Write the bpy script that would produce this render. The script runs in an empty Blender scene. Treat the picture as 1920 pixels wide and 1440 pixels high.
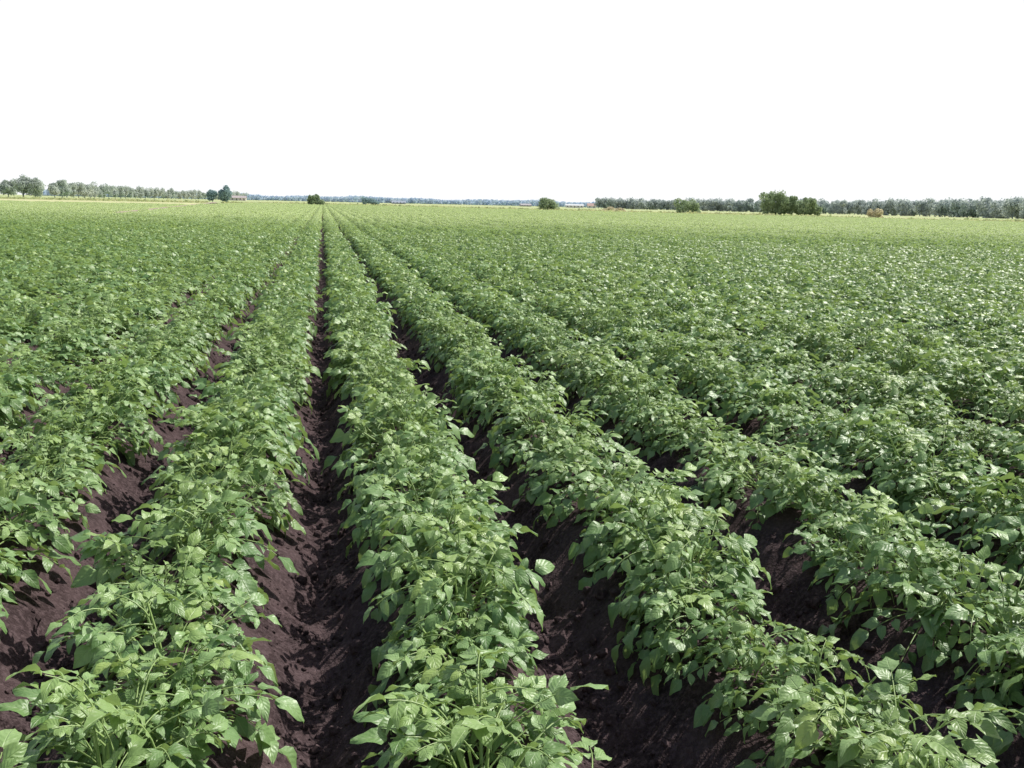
import bpy, bmesh, math, random
import numpy as np
from mathutils import Matrix, Vector, Euler

random.seed(7)
rng = np.random.default_rng(7)
scene = bpy.context.scene
scene.view_settings.view_transform = 'Standard'
scene.view_settings.look = 'None'
scene.view_settings.exposure = 0

ROW = 0.75
CAMZ = 1.42

# ---------------------------------------------------------------- helpers
def hash2(ix, iy, seed):
    h = (ix.astype(np.int64) * 374761393 + iy.astype(np.int64) * 668265263 + seed * 974634777) & 0xFFFFFFFF
    h = ((h ^ (h >> 13)) * 1274126177) & 0xFFFFFFFF
    h = h ^ (h >> 16)
    return (h & 0xFFFF) / 65535.0

def vnoise(x, y, s, seed=0):
    x = x / s; y = y / s
    ix = np.floor(x); iy = np.floor(y)
    fx = x - ix; fy = y - iy
    fx = fx * fx * (3 - 2 * fx); fy = fy * fy * (3 - 2 * fy)
    a = hash2(ix, iy, seed); b = hash2(ix + 1, iy, seed)
    c = hash2(ix, iy + 1, seed); d = hash2(ix + 1, iy + 1, seed)
    return (a * (1 - fx) + b * fx) * (1 - fy) + (c * (1 - fx) + d * fx) * fy - 0.5

def ground_h(x, y):
    x = np.asarray(x, dtype=float); y = np.asarray(y, dtype=float)
    wob = 0.05 * vnoise(x * 0 + np.floor(x / ROW), y, 1.6, 3)
    c = 0.5 + 0.5 * np.cos(2 * np.pi * (x - ROW / 2 + wob) / ROW)
    h = 0.235 * c ** 0.75
    inr = (x > -30) & (x < 40)
    h = np.where(inr, h, 0.12)
    return h

def soil_noise(x, y):
    fur = 1.0 - ground_h(x, y) / 0.235
    fur = np.clip(fur, 0, 1)
    n = 0.036 * vnoise(x, y, 0.16, 11) * (0.25 + fur)
    n += 0.034 * vnoise(x, y, 0.07, 12) * (0.35 + fur)
    n += 0.020 * np.maximum(vnoise(x, y, 0.035, 13), -0.1)
    return n

def mesh_obj(name, verts, faces, mat=None, smooth=False, link=True, attrs=None, uv=None, coll=None):
    me = bpy.data.meshes.new(name)
    verts = np.asarray(verts, dtype=np.float32).reshape(-1, 3)
    if isinstance(faces, np.ndarray):
        nv = faces.shape[1]; nf = faces.shape[0]
        me.vertices.add(len(verts)); me.vertices.foreach_set("co", verts.ravel())
        me.loops.add(nf * nv); me.loops.foreach_set("vertex_index", faces.astype(np.int32).ravel())
        me.polygons.add(nf)
        me.polygons.foreach_set("loop_start", np.arange(0, nf * nv, nv, dtype=np.int32))
        me.update(calc_edges=True)
    else:
        me.from_pydata([tuple(v) for v in verts], [], faces)
        me.update()
    if smooth:
        me.polygons.foreach_set("use_smooth", np.ones(len(me.polygons), dtype=bool))
    if attrs:
        for k, a in attrs.items():
            at = me.attributes.new(k, 'FLOAT', 'POINT')
            at.data.foreach_set("value", np.asarray(a, dtype=np.float32))
    if uv is not None:
        ul = me.uv_layers.new(name="UVMap")
        li = np.empty(len(me.loops), dtype=np.int32); me.loops.foreach_get("vertex_index", li)
        ul.data.foreach_set("uv", np.asarray(uv, dtype=np.float32)[li].ravel())
    if mat: me.materials.append(mat)
    ob = bpy.data.objects.new(name, me)
    if coll: coll.objects.link(ob)
    elif link: scene.collection.objects.link(ob)
    return ob

class NT:
    def __init__(s, nt): s.nt = nt; s.n = nt.nodes; s.l = nt.links
    def new(s, t, **kw):
        nd = s.n.new(t)
        for k, v in kw.items(): setattr(nd, k, v)
        return nd
    def put(s, sock, v):
        if isinstance(v, bpy.types.NodeSocket): s.l.new(v, sock)
        elif v is not None: sock.default_value = v
    def math(s, op, a, b=None, c=None, clamp=False):
        nd = s.new('ShaderNodeMath', operation=op); nd.use_clamp = clamp
        s.put(nd.inputs[0], a)
        if b is not None: s.put(nd.inputs[1], b)
        if c is not None: s.put(nd.inputs[2], c)
        return nd.outputs[0]
    def mix(s, f, a, b, blend='MIX'):
        nd = s.new('ShaderNodeMix', data_type='RGBA', blend_type=blend)
        s.put(nd.inputs['Factor'], f)
        s.put(nd.inputs[6], a if isinstance(a, bpy.types.NodeSocket) else (*a, 1))
        s.put(nd.inputs[7], b if isinstance(b, bpy.types.NodeSocket) else (*b, 1))
        return nd.outputs[2]
    def sstep(s, v, a, b, lo=0.0, hi=1.0):
        nd = s.new('ShaderNodeMapRange', interpolation_type='SMOOTHSTEP')
        s.put(nd.inputs['Value'], v)
        nd.inputs['From Min'].default_value = a; nd.inputs['From Max'].default_value = b
        nd.inputs['To Min'].default_value = lo; nd.inputs['To Max'].default_value = hi
        return nd.outputs[0]
    def noise(s, vec, scale, detail=3, rough=0.5):
        nd = s.new('ShaderNodeTexNoise')
        nd.inputs['Scale'].default_value = scale; nd.inputs['Detail'].default_value = detail
        nd.inputs['Roughness'].default_value = rough
        if vec is not None: s.l.new(vec, nd.inputs['Vector'])
        return nd.outputs[0]

def new_mat(name):
    m = bpy.data.materials.new(name); m.use_nodes = True
    N = NT(m.node_tree)
    N.p = [n for n in N.n if n.type == 'BSDF_PRINCIPLED'][0]
    N.out = [n for n in N.n if n.type == 'OUTPUT_MATERIAL'][0]
    return m, N

# ---------------------------------------------------------------- materials
def leaf_material(name, lod):
    m, N = new_mat(name)
    tint = N.new('ShaderNodeAttribute', attribute_name='tint').outputs['Fac']
    young = N.new('ShaderNodeAttribute', attribute_name='young').outputs['Fac']
    oi = N.new('ShaderNodeObjectInfo')
    geo = N.new('ShaderNodeNewGeometry')
    c = N.mix(tint, (0.110, 0.225, 0.072), (0.270, 0.430, 0.170))
    c = N.mix(young, c, (0.39, 0.52, 0.13))
    c = N.mix(N.math('MULTIPLY', oi.outputs['Random'], 0.25), c, (0.28, 0.37, 0.12))
    if lod == 0:
        uvn = N.new('ShaderNodeUVMap')
        sep = N.new('ShaderNodeSeparateXYZ'); N.l.new(uvn.outputs[0], sep.inputs[0])
        s = sep.outputs[0]; t = sep.outputs[1]
        sa = N.math('ABSOLUTE', s)
        mid = N.sstep(sa, 0.0, 0.09, 1, 0)
        ph = N.math('SUBTRACT', N.math('MULTIPLY', t, 5.5), N.math('MULTIPLY', sa, 1.9))
        wave = N.math('SINE', N.math('MULTIPLY', ph, 6.283))
        vv = N.math('MAXIMUM', mid, N.math('MULTIPLY', N.sstep(wave, 0.85, 1.0), 0.35))
        c = N.mix(N.math('MULTIPLY', vv, 0.35), c, (0.40, 0.54, 0.24))
        fine = N.noise(geo.outputs['Position'], 90, 1)
        bp = N.new('ShaderNodeBump'); bp.inputs['Strength'].default_value = 0.5; bp.inputs['Distance'].default_value = 0.003
        hgt = N.math('ADD', N.math('ADD', N.math('MULTIPLY', wave, -0.15), N.math('MULTIPLY', mid, -0.7)), fine)
        N.l.new(hgt, bp.inputs['Height']); N.l.new(bp.outputs[0], N.p.inputs['Normal'])
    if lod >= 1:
        # aerial haze mixed into the leaf colour: paler further out
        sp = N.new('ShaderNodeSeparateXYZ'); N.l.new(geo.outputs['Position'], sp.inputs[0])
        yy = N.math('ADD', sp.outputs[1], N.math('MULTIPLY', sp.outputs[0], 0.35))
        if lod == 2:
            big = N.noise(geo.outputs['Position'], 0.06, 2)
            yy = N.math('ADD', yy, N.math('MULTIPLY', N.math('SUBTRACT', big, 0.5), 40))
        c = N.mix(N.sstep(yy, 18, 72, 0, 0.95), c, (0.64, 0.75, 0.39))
    under = N.mix(0.5, c, (0.31, 0.41, 0.25))
    c2 = N.mix(geo.outputs['Backfacing'], c, under)
    N.l.new(c2, N.p.inputs['Base Color'])
    N.p.inputs['Roughness'].default_value = (0.43, 0.46, 0.65)[lod]
    N.p.inputs['Specular IOR Level'].default_value = (0.6, 0.55, 0.3)[lod]
    tr = N.new('ShaderNodeBsdfTranslucent')
    N.l.new(N.mix(0.5, c, (0.46, 0.62, 0.12)), tr.inputs['Color'])
    mx = N.new('ShaderNodeMixShader'); mx.inputs[0].default_value = (0.25, 0.28, 0.38)[lod]
    N.l.new(N.p.outputs[0], mx.inputs[1]); N.l.new(tr.outputs[0], mx.inputs[2])
    N.l.new(mx.outputs[0], N.out.inputs['Surface'])
    return m

def soil_nodes(N, pos):
    n1 = N.noise(pos, 6, 1, 0.6); n2 = N.noise(pos, 60, 2, 0.65)
    c = N.mix(N.sstep(n1, 0.35, 0.65), (0.038, 0.025, 0.026), (0.076, 0.051, 0.053))
    c = N.mix(N.sstep(n2, 0.4, 0.7, 0, 0.65), c, (0.128, 0.090, 0.094))
    return c

def ground_material():
    m, N = new_mat('ground_soil_and_grass')
    geo = N.new('ShaderNodeNewGeometry'); pos = geo.outputs['Position']
    soil = soil_nodes(N, pos)
    sp = N.new('ShaderNodeSeparateXYZ'); N.l.new(pos, sp.inputs[0])
    X = sp.outputs[0]; Y = sp.outputs[1]
    mp = N.new('ShaderNodeMapping'); mp.inputs['Scale'].default_value = (0.0015, 0.012, 1)
    N.l.new(pos, mp.inputs['Vector'])
    st = N.noise(mp.outputs[0], 1.0, 2)
    g = N.mix(N.sstep(st, 0.42, 0.5), (0.30, 0.40, 0.16), (0.50, 0.50, 0.27))
    g = N.mix(N.sstep(st, 0.55, 0.6), g, (0.26, 0.37, 0.16))
    e = N.math('ADD', Y, N.math('MULTIPLY', N.math('MAXIMUM', X, 0.0), 1.14))
    f = N.sstep(e, 296, 300)
    tx = N.math('ADD', N.math('MULTIPLY', N.math('SUBTRACT', Y, 76.0), 0.0845), 14.3)
    f2 = N.math('MULTIPLY', N.sstep(N.math('ADD', X, tx), -1.2, 0, 1, 0), N.sstep(Y, 158, 162))
    f = N.math('MAXIMUM', f, f2)
    N.l.new(N.mix(f, soil, g), N.p.inputs['Base Color'])
    N.p.inputs['Roughness'].default_value = 0.95
    N.p.inputs['Specular IOR Level'].default_value = 0.15
    bp = N.new('ShaderNodeBump'); bp.inputs['Strength'].default_value = 1.0; bp.inputs['Distance'].default_value = 0.014
    N.l.new(N.noise(pos, 55, 3, 0.75), bp.inputs['Height']); N.l.new(bp.outputs[0], N.p.inputs['Normal'])
    return m

def simple_mat(name, col, rough=0.8, var=0.15, scale=8):
    m, N = new_mat(name)
    geo = N.new('ShaderNodeNewGeometry')
    n = N.noise(geo.outputs['Position'], scale, 3)
    c = N.mix(n, tuple(v * (1 - var) for v in col), tuple(v * (1 + var) for v in col))
    N.l.new(c, N.p.inputs['Base Color']); N.p.inputs['Roughness'].default_value = rough
    return m

def foliage_mat(name, dark, light, trans=0.4):
    m, N = new_mat(name)
    tint = N.new('ShaderNodeAttribute', attribute_name='tint').outputs['Fac']
    c = N.mix(tint, dark, light)
    N.l.new(c, N.p.inputs['Base Color'])
    N.p.inputs['Roughness'].default_value = 0.7
    N.p.inputs['Specular IOR Level'].default_value = 0.2
    tr = N.new('ShaderNodeBsdfTranslucent'); N.l.new(c, tr.inputs['Color'])
    mx = N.new('ShaderNodeMixShader'); mx.inputs[0].default_value = trans
    N.l.new(N.p.outputs[0], mx.inputs[1]); N.l.new(tr.outputs[0], mx.inputs[2])
    N.l.new(mx.outputs[0], N.out.inputs['Surface'])
    return m

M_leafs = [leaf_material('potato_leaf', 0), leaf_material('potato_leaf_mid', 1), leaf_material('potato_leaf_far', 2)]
M_ground = ground_material()
M_clod, N = new_mat('soil_clod')
gg = N.new('ShaderNodeNewGeometry')
N.l.new(soil_nodes(N, gg.outputs['Position']), N.p.inputs['Base Color']); N.p.inputs['Roughness'].default_value = 0.95
N.p.inputs['Specular IOR Level'].default_value = 0.15

# ---------------------------------------------------------------- ground sheet
def seq(segs):
    out = []
    for a, b, st in segs:
        n = max(1, int(round((b - a) / st))); out.append(np.linspace(a, b, n, endpoint=False))
    return np.concatenate(out)
def grow(a, b, s0, k):
    v = [a]; s = s0
    while v[-1] + s < b: v.append(v[-1] + s); s *= k
    v.append(b); return np.array(v)

xs = np.concatenate([-grow(30, 9000, 3, 1.5)[::-1][:-1], seq([(-30, -4, 0.075), (-4, -2, 0.03), (-2, 2.2, 0.017), (2.2, 5, 0.03), (5, 40, 0.075)]), grow(40, 9000, 3, 1.5)])
ys = np.concatenate([seq([(-6, 0.8, 0.3), (0.8, 4.5, 0.019), (4.5, 8, 0.032)]), grow(8, 60, 0.04, 1.035)[:-1], grow(60, 12000, 3, 1.25)])
GX, GY = np.meshgrid(xs, ys)
GZ = ground_h(GX, GY)
lat = np.clip((42 - np.abs(GX)) / 4, 0, 1) * np.clip((60 - GY) / 10, 0, 1)
GZ = GZ + soil_noise(GX, GY) * lat
far = (GY + 1.14 * np.maximum(GX, 0)) > 305
GZ = np.where(far, 0.05, GZ)
nx, ny = len(xs), len(ys)
idx = np.arange(nx * ny).reshape(ny, nx)
F = np.stack([idx[:-1, :-1], idx[:-1, 1:], idx[1:, 1:], idx[1:, :-1]], -1).reshape(-1, 4)
mesh_obj('ground', np.stack([GX, GY, GZ], -1).reshape(-1, 3), F, M_ground, smooth=True)

# ---------------------------------------------------------------- potato plants
def leaflet(L, W, nl, nw, droop, fold, rg):
    ts = np.linspace(0, 1, nl + 1); ss = np.linspace(-1, 1, nw + 1)
    T, S = np.meshgrid(ts, ss, indexing='ij')
    w = W * np.sin(np.pi * np.clip(T, 0, 1) ** 0.68) ** 0.8
    w = np.where(T >= 0.999, 0.0004, w); w = np.where(T <= 0.001, 0.001, w)
    ph = rg.uniform(0, 6.28)
    x = L * T; y = S * w
    z = np.abs(S) * w * fold - droop * L * T ** 2 + 0.07 * L * np.sin(T * 8 + ph + 2 * S) * np.abs(S)
    z += 0.03 * L * np.cos(S * 3.1)
    V = np.stack([x, y, z], -1).reshape(-1, 3)
    UV = np.stack([S, T], -1).reshape(-1, 2)
    i = np.arange((nl + 1) * (nw + 1)).reshape(nl + 1, nw + 1)
    Fq = np.stack([i[:-1, :-1], i[1:, :-1], i[1:, 1:], i[:-1, 1:]], -1).reshape(-1, 4)
    return V, UV, Fq

def norm(v): return v / (math.sqrt(v[0] * v[0] + v[1] * v[1] + v[2] * v[2]) + 1e-9)
def cross(a, b): return np.array([a[1] * b[2] - a[2] * b[1], a[2] * b[0] - a[0] * b[2], a[0] * b[1] - a[1] * b[0]])
def rotv(v, ax, a):
    return v * math.cos(a) + cross(ax, v) * math.sin(a) + ax * np.dot(ax, v) * (1 - math.cos(a))

class Acc:
    def __init__(s): s.V = []; s.F = []; s.U = []; s.T = []; s.Y = []; s.n = 0
    def add(s, V, F, U, t, y):
        s.V.append(V); s.F.append(F + s.n); s.U.append(U); s.n += len(V)
        s.T.append(np.full(len(V), t)); s.Y.append(np.full(len(V), y))
    def arrays(s): return [np.concatenate(a) for a in (s.V, s.F, s.U, s.T, s.Y)]
    def obj(s, name, coll, mat):
        V, F, U, T, Y = s.arrays()
        return mesh_obj(name, V, F, mat, True, attrs={'tint': T, 'young': Y}, uv=U, coll=coll)

def tube(pts, r0, r1):
    pts = np.array(pts); n = len(pts); V = []
    for i, p in enumerate(pts):
        t = norm(pts[min(i + 1, n - 1)] - pts[max(i - 1, 0)])
        a = norm(cross(t, np.array([0.3, 0.1, 1.0]))); b = cross(t, a)
        r = r0 + (r1 - r0) * i / (n - 1)
        for k in range(3):
            an = k * 2.094
            V.append(p + r * (a * math.cos(an) + b * math.sin(an)))
    F = []
    for i in range(n - 1):
        for k in range(3):
            F.append((i * 3 + k, i * 3 + (k + 1) % 3, (i + 1) * 3 + (k + 1) % 3, (i + 1) * 3 + k))
    return np.array(V), np.array(F)

def comp_leaf(A, base, az, el, L, size, nl, nw, rg, y, hi):
    d = np.array([math.cos(az) * math.cos(el), math.sin(az) * math.cos(el), math.sin(el)])
    side = np.array([-math.sin(az), math.cos(az), 0.0])
    side = norm(rotv(side, d, rg.uniform(-0.4, 0.4)))
    bend = rg.uniform(0.6, 1.35)
    n = 6; pts = [np.array(base)]; tang = [d]
    for i in range(n):
        d = norm(rotv(d, side, bend / n)); pts.append(pts[-1] + d * L / n); tang.append(d)
    if hi:
        V, F = tube(pts, 0.0022, 0.0012); A.add(V, F, np.zeros((len(V), 2)), 0.9, 0.55)
    tl = rg.uniform(0, 1)
    for t, f in ((0.34, 0.55), (0.66, 0.82), (0.84, 0.95), (1.0, 1.2)):
        i = int(round(t * n)); p = pts[i]; tg = tang[i]
        up = norm(cross(tg, side)); up = up if up[2] > 0 or abs(up[2]) < .2 else -up
        sds = (0,) if t == 1.0 else (1, -1)
        for sd in sds:
            ax = norm(rotv(tg, up, sd * rg.uniform(0.8, 1.15))) if sd else tg
            ax = norm(ax + np.array([0, 0, rg.uniform(-0.3, 0.2)]))
            nr = norm(up - ax * np.dot(up, ax))
            nr = norm(rotv(nr, ax, rg.uniform(-0.6, 0.6)))
            yv = cross(nr, ax)
            Ls = size * f * rg.uniform(0.85, 1.15); W = Ls * rg.uniform(0.29, 0.37)
            V, U, F = leaflet(Ls, W, nl, nw, rg.uniform(0.05, 0.5), rg.uniform(0.05, 0.55), rg)
            R = np.stack([ax, yv, nr], 0)
            V = V @ R + (p + ax * 0.006)
            A.add(V, F, U, float(np.clip(tl + rg.uniform(-0.35, 0.35), 0, 1)), y)

def plant(nl, nw, N_leaf, seed, hi, size=0.056):
    rg = np.random.default_rng(seed); A = Acc()
    stems = []
    for k in range(7):
        a = k * 0.8976 + rg.uniform(-.4, .4); e = rg.uniform(0.6, 1.4)
        L = rg.uniform(0.16, 0.27)
        tip = np.array([math.cos(a) * math.cos(e), math.sin(a) * math.cos(e), math.sin(e)]) * L
        stems.append((tip, a))
        if hi:
            V, F = tube([np.zeros(3), tip * 0.5 + np.array([0, 0, .01]), tip], 0.005, 0.003)
            A.add(V, F, np.zeros((len(V), 2)), 0.8, 0.5)
    for k in range(N_leaf):
        u = (k + 0.5) / N_leaf
        tip, a = stems[k % 7]
        base = tip * (0.15 + 0.85 * u) + rg.uniform(-.015, .015, 3)
        az = a + rg.uniform(-1.3, 1.3) if u < 0.75 else rg.uniform(0, 6.28)
        el = 0.12 + 0.9 * u + rg.uniform(-0.3, 0.3)
        L = (0.225 - 0.120 * u) * rg.uniform(0.8, 1.2)
        sz = size * (1.12 - 0.36 * u) * rg.uniform(0.8, 1.2)
        y = max(0.0, (u - 0.68) * 2.2) * rg.uniform(0.2, 1)
        comp_leaf(A, base, az, el, L, sz, nl, nw, rg, y, hi)
    return A.arrays()

SEG = 1.2
def segment(name, coll, lib, seed, mat):
    """1.2 m of row: four individual plants, each turned and sized differently"""
    rg = np.random.default_rng(seed); A = Acc()
    sz4 = rg.permutation([0.80, 0.97, 1.06, 1.16])
    for j in range(4):
        V, F, U, T, Y = lib[(seed * 3 + j * 2 + rg.integers(0, 2)) % len(lib)]
        a = rg.uniform(0, 6.28); s = sz4[j] * rg.uniform(.95, 1.05); zs = rg.uniform(.92, 1.15)
        ca, sa = math.cos(a), math.sin(a)
        Rz = np.array([[ca, sa, 0], [-sa, ca, 0], [0, 0, 1]])
        tilt = rg.uniform(-.15, .15)
        Ry = np.array([[math.cos(tilt), 0, -math.sin(tilt)], [0, 1, 0], [math.sin(tilt), 0, math.cos(tilt)]])
        W = (V @ Rz @ Ry) * np.array([s, s, s * zs]) + np.array([rg.normal(0, .024), -SEG / 2 + (j + .5) * SEG / 4 + rg.uniform(-.04, .04), 0])
        A.V.append(W); A.F.append(F + A.n); A.U.append(U); A.n += len(W)
        A.T.append(np.clip(T + rg.uniform(-.15, .15), 0, 1)); A.Y.append(Y)
    return A.obj(name, coll, mat)

C_hi = bpy.data.collections.new('potato_plants_near_set')
C_mid = bpy.data.collections.new('potato_plants_mid_set')
C_far = bpy.data.collections.new('potato_plants_far_set')
lib_hi = [plant(5, 4, 56, 100 + i, True) for i in range(10)]
lib_mid = [plant(3, 2, 36, 200 + i, False, 0.069) for i in range(7)]
NH, NM, NF = 14, 8, 6
for i in range(NH): segment('potato_row_near_%02d' % i, C_hi, lib_hi, i, M_leafs[0])
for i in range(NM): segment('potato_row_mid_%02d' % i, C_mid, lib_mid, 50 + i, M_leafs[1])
FLEN = 3.0
def rowseg(name, coll, seed, length=FLEN + .1, n=640):
    rg = np.random.default_rng(seed); A = Acc()
    for k in range(n):
        yv = rg.uniform(-length / 2, length / 2)
        th = rg.uniform(-1.45, 1.45)
        rad = rg.uniform(0.86, 1.08) * (1 + 0.14 * math.sin(yv * 19 + seed) + 0.08 * math.sin(yv * 5 + seed * 2))
        p = np.array([0.30 * math.sin(th) * rad, yv, 0.23 * math.cos(th) * rad + 0.01])
        az = rg.uniform(0, 6.28); el = rg.uniform(-0.5, 0.4)
        ax = np.array([math.cos(az) * math.cos(el), math.sin(az) * math.cos(el), math.sin(el)])
        nr = norm(np.array([math.sin(th) * 0.8, 0, math.cos(th)]) + rg.uniform(-.5, .5, 3))
        nr = norm(nr - ax * np.dot(nr, ax)); sd = cross(nr, ax)
        L = rg.uniform(0.07, 0.11); W = L * 0.38
        V = np.array([p - ax * L * .5, p + sd * W - nr * .006, p + ax * L * .5 - nr * .012, p - sd * W - nr * .006])
        A.add(V, np.array([[0, 3, 2, 1]]), np.array([[0, 0], [1, .5], [0, 1], [-1, .5]]), rg.uniform(0, 1), max(0, rg.uniform(-1.2, .5)))
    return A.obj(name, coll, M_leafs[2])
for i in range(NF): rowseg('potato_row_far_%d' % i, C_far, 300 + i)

def gn_instances(name, sets):
    P = np.concatenate([s[0] for s in sets]); R = np.concatenate([s[1] for s in sets])
    S = np.concatenate([s[2] for s in sets]); V = np.concatenate([s[3] for s in sets])
    Lo = np.concatenate([np.full(len(s[0]), i) for i, s in enumerate(sets)])
    me = bpy.data.meshes.new(name)
    me.vertices.add(len(P)); me.vertices.foreach_set('co', np.asarray(P, dtype=np.float32).ravel())
    a = me.attributes.new('rot', 'FLOAT_VECTOR', 'POINT'); a.data.foreach_set('vector', np.asarray(R, dtype=np.float32).ravel())
    a = me.attributes.new('scl', 'FLOAT_VECTOR', 'POINT'); a.data.foreach_set('vector', np.asarray(S, dtype=np.float32).ravel())
    a = me.attributes.new('vid', 'INT', 'POINT'); a.data.foreach_set('value', np.asarray(V, dtype=np.int32))
    a = me.attributes.new('lod', 'INT', 'POINT'); a.data.foreach_set('value', Lo.astype(np.int32))
    ob = bpy.data.objects.new(name, me); scene.collection.objects.link(ob)
    g = bpy.data.node_groups.new(name + '_scatter', 'GeometryNodeTree')
    g.interface.new_socket('Geometry', in_out='INPUT', socket_type='NodeSocketGeometry')
    g.interface.new_socket('Geometry', in_out='OUTPUT', socket_type='NodeSocketGeometry')
    n = g.nodes; l = g.links
    gi = n.new('NodeGroupInput'); go = n.new('NodeGroupOutput'); jn = n.new('GeometryNodeJoinGeometry')
    def na(nm, dt):
        x = n.new('GeometryNodeInputNamedAttribute'); x.data_type = dt; x.inputs['Name'].default_value = nm
        return x.outputs['Attribute']
    lod = na('lod', 'INT'); rot = na('rot', 'FLOAT_VECTOR'); scl = na('scl', 'FLOAT_VECTOR'); vid = na('vid', 'INT')
    e2r = n.new('FunctionNodeEulerToRotation'); l.new(rot, e2r.inputs[0])
    for i, s in enumerate(sets):
        cmp_ = n.new('FunctionNodeCompare'); cmp_.data_type = 'INT'; cmp_.operation = 'EQUAL'
        ins = [k for k in cmp_.inputs if k.type == 'INT']
        l.new(lod, ins[0]); ins[1].default_value = i
        ci = n.new('GeometryNodeCollectionInfo'); ci.inputs['Collection'].default_value = s[4]
        ci.inputs['Separate Children'].default_value = True; ci.inputs['Reset Children'].default_value = True
        ip = n.new('GeometryNodeInstanceOnPoints')
        l.new(gi.outputs[0], ip.inputs['Points']); l.new(cmp_.outputs[0], ip.inputs['Selection'])
        l.new(ci.outputs[0], ip.inputs['Instance']); ip.inputs['Pick Instance'].default_value = True
        l.new(vid, ip.inputs['Instance Index']); l.new(e2r.outputs[0], ip.inputs['Rotation']); l.new(scl, ip.inputs['Scale'])
        l.new(ip.outputs[0], jn.inputs[0])
    l.new(jn.outputs[0], go.inputs[0])
    md = ob.modifiers.new('scatter', 'NODES'); md.node_group = g
    return ob

def track_x(y): return -14.3 - (y - 76) * 0.0845

P = {0: [], 1: [], 2: []}
R = {0: [], 1: [], 2: []}; S = {0: [], 1: [], 2: []}; Vv = {0: [], 1: [], 2: []}
D1, D2 = 9.0, 30.0
for k in range(-150, 380):
    xc = ROW / 2 + ROW * k
    y = 0.9 + random.random() * 0.5
    # rows either side of the tractor wheelings are a little slimmer
    slim = {-2: .97, -1: .93, 0: .93, 1: .95, 2: .98}.get(k, 1.0)
    while y < 300:
        d = math.hypot(xc, y); az = math.degrees(math.atan2(xc, y))
        ok = -24 < az < 47 or d < 4.5
        if y + 1.14 * max(xc, 0) > 298: break
        if y > 160 and xc < track_x(y): break
        if not ok or (xc < -5 and abs(xc - track_x(y)) < 0.9 and y > 62):
            y += 1.2; continue
        lod = 0 if d < D1 else (1 if d < D2 else 2)
        lump = float(vnoise(np.array([xc * 2.3]), np.array([y]), 2.2, 21)[0])
        flip = random.choice((0, math.pi))
        if lod < 2:
            s = 1.0 + 0.22 * lump
            wide = slim * (1.05 + (0.10 * min(1, max(0, (xc - 3.0) / 4)) if xc > 0 else 0.12 * min(1, max(0, (-xc - 1.3) / 1.5))))
            x = xc + random.gauss(0, 0.012)
            P[lod].append((x, y, 0.185)); R[lod].append((random.uniform(-.03, .03), random.uniform(-.05, .05), flip + random.gauss(0, .02)))
            S[lod].append((s * wide, 1.03, s * random.uniform(0.98, 1.14)))
            Vv[lod].append(random.randrange(NH if lod == 0 else NM))
            y += SEG * 0.99
        else:
            y += FLEN / 2 - .6
            s = 1.0 + 0.25 * lump
            zz = 0.175 if -30 < xc < 40 else 0.14
            P[2].append((xc + random.gauss(0, 0.02), y, zz))
            R[2].append((0, 0, flip + random.gauss(0, .008)))
            S[2].append((slim ** 2 * s * random.uniform(.98, 1.18), 1.0, s * random.uniform(.85, 1.2)))
            Vv[2].append(random.randrange(NF)); y += FLEN / 2 + .6
sets = [(np.array(P[i]), np.array(R[i]), np.array(S[i]), np.array(Vv[i]), [C_hi, C_mid, C_far][i]) for i in range(3)]
print('instances', [len(P[i]) for i in range(3)])
gn_instances('potato_plants', sets)

# soil clods
C_cl = bpy.data.collections.new('soil_clod_set')
for i in range(4):
    bm = bmesh.new(); bmesh.ops.create_icosphere(bm, subdivisions=2, radius=1)
    for v in bm.verts:
        f = 1 + random.uniform(-.22, .22); v.co = Vector((v.co.x * f * 1.1, v.co.y * f, v.co.z * f * .75))
    me = bpy.data.meshes.new('soil_clod_%d' % i); bm.to_mesh(me); bm.free(); me.materials.append(M_clod)
    C_cl.objects.link(bpy.data.objects.new('soil_clod_%d' % i, me))
n = 18000
cy = 1.0 + 11 * rng.random(n) ** 1.6
kk = rng.integers(-4, 5, n)
cx = kk * ROW + rng.normal(0, 0.10, n)
cz = ground_h(cx, cy) + soil_noise(cx, cy)
sz = 0.003 + 0.019 * rng.random(n) ** 4
gn_instances('soil_clods', [(np.stack([cx, cy, cz + sz * .1], -1), rng.uniform(0, 6.28, (n, 3)), np.repeat(sz[:, None], 3, 1), rng.integers(0, 4, n), C_cl)])

# ---------------------------------------------------------------- dirt track
M_track = simple_mat('track_dirt', (0.36, 0.29, 0.22), 0.9, 0.35, 0.6)
tv = []; tf = []
ty = list(np.linspace(60, 330, 60))
for i, y in enumerate(ty):
    cxx = track_x(y)
    for j, o in enumerate((-0.9, -0.4, 0.4, 0.9)):
        tv.append((cxx + o + 0.15 * math.sin(y * .3 + j), y, 0.31 + (0.03 if j in (1, 2) else 0)))
for i in range(len(ty) - 1):
    for j in range(3): tf.append((i * 4 + j, i * 4 + j + 1, i * 4 + j + 5, i * 4 + j + 4))
mesh_obj('dirt_track', tv, tf, M_track, True)

# ---------------------------------------------------------------- trees, bushes
def cards(centers, normals, size, rg):
    n = len(centers)
    a = rg.normal(size=(n, 3)); nr = normals + 0.6 * rg.normal(size=(n, 3)); nr /= np.linalg.norm(nr, axis=1)[:, None]
    u = np.cross(nr, a); u /= np.linalg.norm(u, axis=1)[:, None]; v = np.cross(nr, u)
    s = (size * rg.uniform(0.6, 1.3, n))[:, None]
    V = np.stack([centers - u * s, centers + v * s * .7, centers + u * s, centers - v * s * .7], 1).reshape(-1, 3)
    F = np.arange(4 * n).reshape(n, 4)
    return V, F

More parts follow.
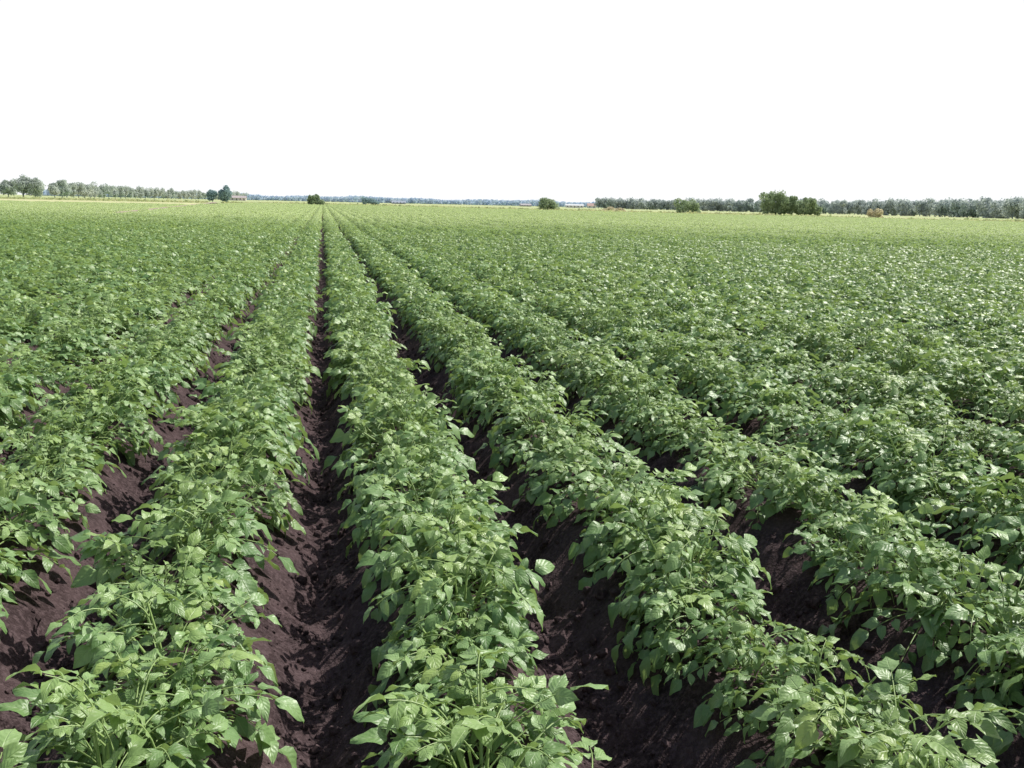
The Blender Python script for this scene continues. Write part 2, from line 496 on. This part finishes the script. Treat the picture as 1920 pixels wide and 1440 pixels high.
def crown_pts(blobs, dens, size, rg):
    Cs = []; Ns = []; Ts = []
    for (bx, by, bz, rx, ry, rz) in blobs:
        n = int(dens)
        d = rg.normal(size=(n, 3)); d /= np.linalg.norm(d, axis=1)[:, None]
        r = rg.uniform(0.55, 1.08, n)[:, None]
        Cs.append(np.array([bx, by, bz]) + d * r * np.array([rx, ry, rz])); Ns.append(d)
        Ts.append(np.clip(rg.uniform(0, 1, n) * .6 + rg.uniform(0, .4), 0, 1))
    return np.concatenate(Cs), np.concatenate(Ns), np.concatenate(Ts)

def tree_geo(x, y, H, W, trunk_h, rg, dens=90, size=0.5, nb=9):
    blobs = []
    ch = H - trunk_h
    for k in range(nb):
        f = rg.uniform(0, 1); a = rg.uniform(0, 6.28)
        zc = trunk_h + ch * (0.15 + 0.7 * f)
        wf = math.sin(math.pi * (0.15 + 0.72 * (0.15 + 0.7 * f)))
        rr = W * 0.5 * wf * rg.uniform(0.2, 0.75)
        br = W * 0.22 * rg.uniform(0.7, 1.3)
        blobs.append((x + rr * math.cos(a), y + rr * math.sin(a), zc, br, br, min(br, ch * .3)))
    C, Nn, T = crown_pts(blobs, dens, size, rg)
    V, F = cards(C, Nn, size, rg)
    T = np.repeat(T, 4)
    Vs = [V]; Fs = [F]; Ts = [T]; off = len(V)
    top = np.array([x, y, trunk_h + ch * .6])
    limbs = [([x, y, 0], top, 0.035 * H, .01 * H)]
    for b in blobs[:5]:
        limbs.append(([x, y, trunk_h * rg.uniform(.7, 1.1)], np.array(b[:3]), 0.015 * H, 0.005 * H))
    for p0, p1, r0, r1 in limbs:
        p0 = np.array(p0, dtype=float); tv_, tf_ = tube([p0, (p0 + p1) / 2 + rg.uniform(-.1, .1, 3), p1], r0, r1)
        Vs.append(tv_); Fs.append(tf_ + off); off += len(tv_); Ts.append(np.zeros(len(tv_)))
    return np.concatenate(Vs), np.concatenate(Fs), np.concatenate(Ts)

def join(parts):
    V = []; F = []; T = []; o = 0
    for v, f, t in parts: V.append(v); F.append(f + o); T.append(t); o += len(v)
    return np.concatenate(V), np.concatenate(F), np.concatenate(T)

def pol(az, d): a = math.radians(az); return d * math.sin(a), d * math.cos(a)

F_near = foliage_mat('bush_foliage', (0.24, 0.33, 0.19), (0.46, 0.55, 0.34))
F_tree = foliage_mat('tree_foliage', (0.44, 0.50, 0.47), (0.60, 0.65, 0.57))  # distance haze put into the colour: pale, greyed leaves
F_rt = foliage_mat('treeline_foliage', (0.42, 0.49, 0.49), (0.60, 0.66, 0.61))  # leaf colour lightened to imitate haze over the treeline
F_blue = foliage_mat('distant_forest_foliage', (0.46, 0.58, 0.73), (0.60, 0.70, 0.80))  # blue of aerial haze baked into the forest colour
F_tan = foliage_mat('dry_bush_foliage', (0.54, 0.49, 0.33), (0.72, 0.67, 0.48))
F_dk = foliage_mat('dark_tree_foliage', (0.20, 0.32, 0.34), (0.34, 0.47, 0.46))

def tree_obj(name, items, mat, seed, dens=90, size=0.4, nb=9):
    rg = np.random.default_rng(seed)
    x0, y0 = items[0][0], items[0][1]
    V, F, T = join([tree_geo(a[0] - x0, a[1] - y0, a[2], a[3], a[4], rg, dens, size, nb) for a in items])
    ob = mesh_obj(name, V, F, mat, False, attrs={'tint': T}); ob.location = (x0, y0, 0); return ob

def AZ(px): return 11.8 + math.degrees(math.atan((px - 960) * 0.981 / 1700))  # bearing measured on the photograph

for i, (px, d, h, w) in enumerate([(583, 270, 3.7, 4.8), (1022, 250, 3.4, 5.4), (1283, 235, 4.2, 6.2)]):
    x, y = pol(AZ(px), d)
    tree_obj('bush', [(x - w * .18, y, h, w * .75, .1), (x + w * .22, y + .5, h * .88, w * .7, .1)], F_near, 40 + i, 150, 0.2, 10)
x, y = pol(AZ(678), 420)
tree_obj('bush', [(x, y, 3.4, 6.5, .1), (x + 4, y, 2.4, 4.5, .1)], F_dk, 47, 120, 0.3, 9)
x, y = pol(AZ(1633), 255); tree_obj('dry_bush', [(x, y, 2.6, 4.2, .05), (x + 1.3, y, 2.2, 3.2, .05)], F_tan, 50, 120, 0.2, 8)
x, y = pol(AZ(1140), 262); tree_obj('dry_bush', [(x, y, 1.5, 5.0, .05), (x + 2.5, y, 1.2, 4, .05)], F_tan, 51, 100, 0.2, 8)
its = []
for px, h, w in [(1432, 6.1, 5), (1445, 7.0, 5), (1458, 6.5, 4.6), (1473, 5.5, 4.5), (1488, 5.7, 4.5), (1502, 5.1, 4), (1514, 5.2, 4), (1523, 4.3, 3.4)]:
    x, y = pol(AZ(px), 250 + random.uniform(-3, 3)); its.append((x, y, h, w, .2))
tree_obj('bush_thicket', its, F_near, 60, 130, 0.27, 12)
x, y = pol(AZ(411), 420); tree_obj('tree', [(x, y, 7.0, 6.2, .5)], F_dk, 61, 220, 0.35, 12)
x, y = pol(AZ(391), 420); tree_obj('tree', [(x, y, 5.2, 5.0, .5)], F_dk, 62, 200, 0.35, 10)
x, y = pol(AZ(45), 470); tree_obj('tree', [(x - 2, y, 10.4, 8.8, 1.0), (x + 3, y, 8.6, 7.6, 1.0)], F_tree, 63, 160, 0.42, 18)
x, y = pol(AZ(8), 500); tree_obj('tree', [(x, y, 8.0, 8, 1.0)], F_tree, 64, 160, 0.42, 15)
x, y = pol(AZ(-25), 500); tree_obj('tree', [(x, y, 7.5, 7, 1.2)], F_tree, 65, 160, 0.42, 10)
its = []; px = 95
while px < 455:
    f = (px - 95) / 360; d = 520 + 900 * f ** 1.1
    x, y = pol(AZ(px), d); h = 9.2 * random.uniform(.82, 1.12) * (1 + .25 * f)
    its.append((x, y, h, h * .9, 1.2)); px += (12 - 7 * f) * random.uniform(.7, 1.2)
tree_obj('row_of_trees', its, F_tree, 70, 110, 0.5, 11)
its = []; px = 1115
while px < 2080:
    f = (px - 1115) / 800; d = 980 - 430 * f + random.uniform(-12, 12)
    x, y = pol(AZ(px), d); h = 10.2 * random.uniform(.88, 1.12)
    its.append((x, y, h, h * 1.0, .3)); px += (5 + 4.5 * f) * random.uniform(.7, 1.25)
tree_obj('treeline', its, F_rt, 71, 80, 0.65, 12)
rg = np.random.default_rng(5); parts = []
px = 60
while px < 2080:
    d = 2500 + rg.uniform(-150, 150); x, y = pol(AZ(px), d)
    lm = 1.0 + .12 * math.sin(px * .021) + .1 * math.sin(px * .057 + 1)
    bl = [(x + rg.uniform(-4, 4), y, z, 9, 9, 4.5 * lm) for z in (4, 10 * lm)]
    C, Nn, T = crown_pts(bl, 90, 2, rg); V, Fc = cards(C, Nn, 2.2, rg); parts.append((V, Fc, np.repeat(T, 4)))
    px += 5.0
V, Fc, T = join(parts)
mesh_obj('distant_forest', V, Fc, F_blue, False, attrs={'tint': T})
rg = np.random.default_rng(9); Cs = []
for i in range(9000):
    az = rg.uniform(-22, 46); a = math.radians(az)
    den = math.cos(a) + 1.14 * max(math.sin(a), 0); d = 300 / den + rg.uniform(1, 14) * (1 if rg.random() < .6 else 3)
    x, y = d * math.sin(a), d * math.cos(a)
    if abs(x - track_x(y)) < 2: continue
    hh = rg.uniform(.1, .55) * (1 + vnoise(np.array([x]), np.array([y]), 12, 4)[0])
    Cs.append((x, y, hh))
C = np.array(Cs); V, Fc = cards(C, np.tile([0, 0, 1.0], (len(C), 1)), 0.45, rg)
F_verge = foliage_mat('verge_grass', (0.36, 0.44, 0.20), (0.56, 0.56, 0.31))
mesh_obj('verge_grass', V, Fc, F_verge, False, attrs={'tint': np.repeat(rg.uniform(0, 1, len(C)), 4)})

# ---------------------------------------------------------------- farm buildings
M_glass = simple_mat('window_glass', (0.05, 0.06, 0.07), 0.2)
M_door = simple_mat('door_paint', (0.12, 0.10, 0.08), 0.6)
def box(name, c, s, mat, parent):
    x, y, z = s[0] / 2, s[1] / 2, s[2] / 2
    v = [(c[0] + a * x, c[1] + b * y, c[2] + d * z) for a in (-1, 1) for b in (-1, 1) for d in (-1, 1)]
    f = [(0, 1, 3, 2), (4, 6, 7, 5), (0, 4, 5, 1), (2, 3, 7, 6), (0, 2, 6, 4), (1, 5, 7, 3)]
    o = mesh_obj(name, v, f, mat); o.parent = parent; return o
def house(name, az, d, L, W, H, RH, wallc, roofc, rotz):
    e = bpy.data.objects.new(name, None); scene.collection.objects.link(e)
    x, y = pol(az, d); e.location = (x, y, 0.05); e.rotation_euler = (0, 0, math.radians(rotz))
    mw = simple_mat(name + '_wall', wallc, .8); mr = simple_mat(name + '_roof', roofc, .8)
    box('walls', (0, 0, H / 2), (L, W, H), mw, e)
    for s_ in (-1, 1):
        o = .5
        v = [(-L / 2 - o, s_ * (W / 2 + o), H - .15), (L / 2 + o, s_ * (W / 2 + o), H - .15), (L / 2 + o, 0, H + RH), (-L / 2 - o, 0, H + RH)]
        v += [(a, b, c + .25) for a, b, c in v]
        f = [(0, 1, 2, 3), (4, 5, 6, 7), (0, 1, 5, 4), (1, 2, 6, 5), (2, 3, 7, 6), (3, 0, 4, 7)]
        r = mesh_obj('roof_slope', v, f, mr); r.parent = e
    g = mesh_obj('gables', [(-L/2, -W/2, H), (-L/2, W/2, H), (-L/2, 0, H+RH), (L/2, -W/2, H), (L/2, W/2, H), (L/2, 0, H+RH)], [(0, 1, 2), (3, 4, 5)], mw); g.parent = e
    nwin = max(2, int(L / 4))
    for i in range(nwin):
        xx = -L / 2 + L * (i + .5) / nwin
        if i == nwin // 2: box('door', (xx, -W / 2 - .03, 1.1), (1.1, .1, 2.2), M_door, e)
        else: box('window_%d' % i, (xx, -W / 2 - .03, 1.6), (1.3, .1, 1.2), M_glass, e)
house('farmhouse', AZ(1102), 1100, 10, 8, 2.6, 2.8, (0.78, 0.77, 0.74), (0.50, 0.34, 0.30), -10)
house('barn', AZ(1070), 1150, 22, 10, 2.6, 1.6, (0.75, 0.75, 0.75), (0.62, 0.64, 0.66), -14)
house('brick_house', AZ(432), 1050, 9, 7, 2.8, 2.2, (0.66, 0.60, 0.58), (0.46, 0.40, 0.40), 8)
house('brick_house', AZ(447), 1060, 8, 7, 2.8, 2.2, (0.70, 0.66, 0.64), (0.46, 0.41, 0.41), 0)
house('barn', AZ(740), 1100, 16, 9, 1.4, 2.2, (0.34, 0.38, 0.42), (0.30, 0.35, 0.42), 0)
house('barn', AZ(978), 1400, 16, 10, 1.8, 2.2, (0.44, 0.41, 0.41), (0.40, 0.38, 0.40), 0)

# ---------------------------------------------------------------- light, sky
SUN_EL, SUN_AZ = 50, 64     # azimuth from +Y towards +X
w = bpy.data.worlds.new('World'); scene.world = w; w.use_nodes = True
W = NT(w.node_tree)
bg = [n for n in W.n if n.type == 'BACKGROUND'][0]
sky = W.new('ShaderNodeTexSky'); sky.sky_type = 'NISHITA'; sky.sun_disc = False
sky.sun_elevation = math.radians(SUN_EL); sky.sun_rotation = math.radians(SUN_AZ)
sky.dust_density = 2.5
tc = W.new('ShaderNodeTexCoord'); sp = W.new('ShaderNodeSeparateXYZ'); W.l.new(tc.outputs['Generated'], sp.inputs[0])
hz = W.sstep(sp.outputs[2], 0.26, 0.42, 1, 0)
col = W.mix(hz, sky.outputs[0], (9.4, 9.5, 9.7))
W.l.new(col, bg.inputs['Color']); bg.inputs['Strength'].default_value = 0.11

sl = bpy.data.lights.new('sun', 'SUN'); sl.energy = 5.0; sl.angle = math.radians(0.53); sl.color = (1, 0.965, 0.90)
so = bpy.data.objects.new('sun', sl); scene.collection.objects.link(so)
a = math.radians(SUN_AZ); e = math.radians(SUN_EL)
sd = Vector((math.sin(a) * math.cos(e), math.cos(a) * math.cos(e), math.sin(e)))
so.rotation_euler = sd.to_track_quat('Z', 'Y').to_euler(); so.location = sd * 50

# ---------------------------------------------------------------- camera
cd = bpy.data.cameras.new('camera'); cd.sensor_width = 36; cd.lens = 36 * 1700 / 1920
cd.clip_start = 0.05; cd.clip_end = 20000
co = bpy.data.objects.new('camera', cd); scene.collection.objects.link(co)
Rm = Matrix.Rotation(math.radians(-11.8), 4, 'Z') @ Matrix.Rotation(math.radians(90 - 11.15), 4, 'X') @ Matrix.Rotation(math.radians(1.25), 4, 'Z')
co.matrix_world = Matrix.Translation((0.04, 0, CAMZ)) @ Rm
scene.camera = co
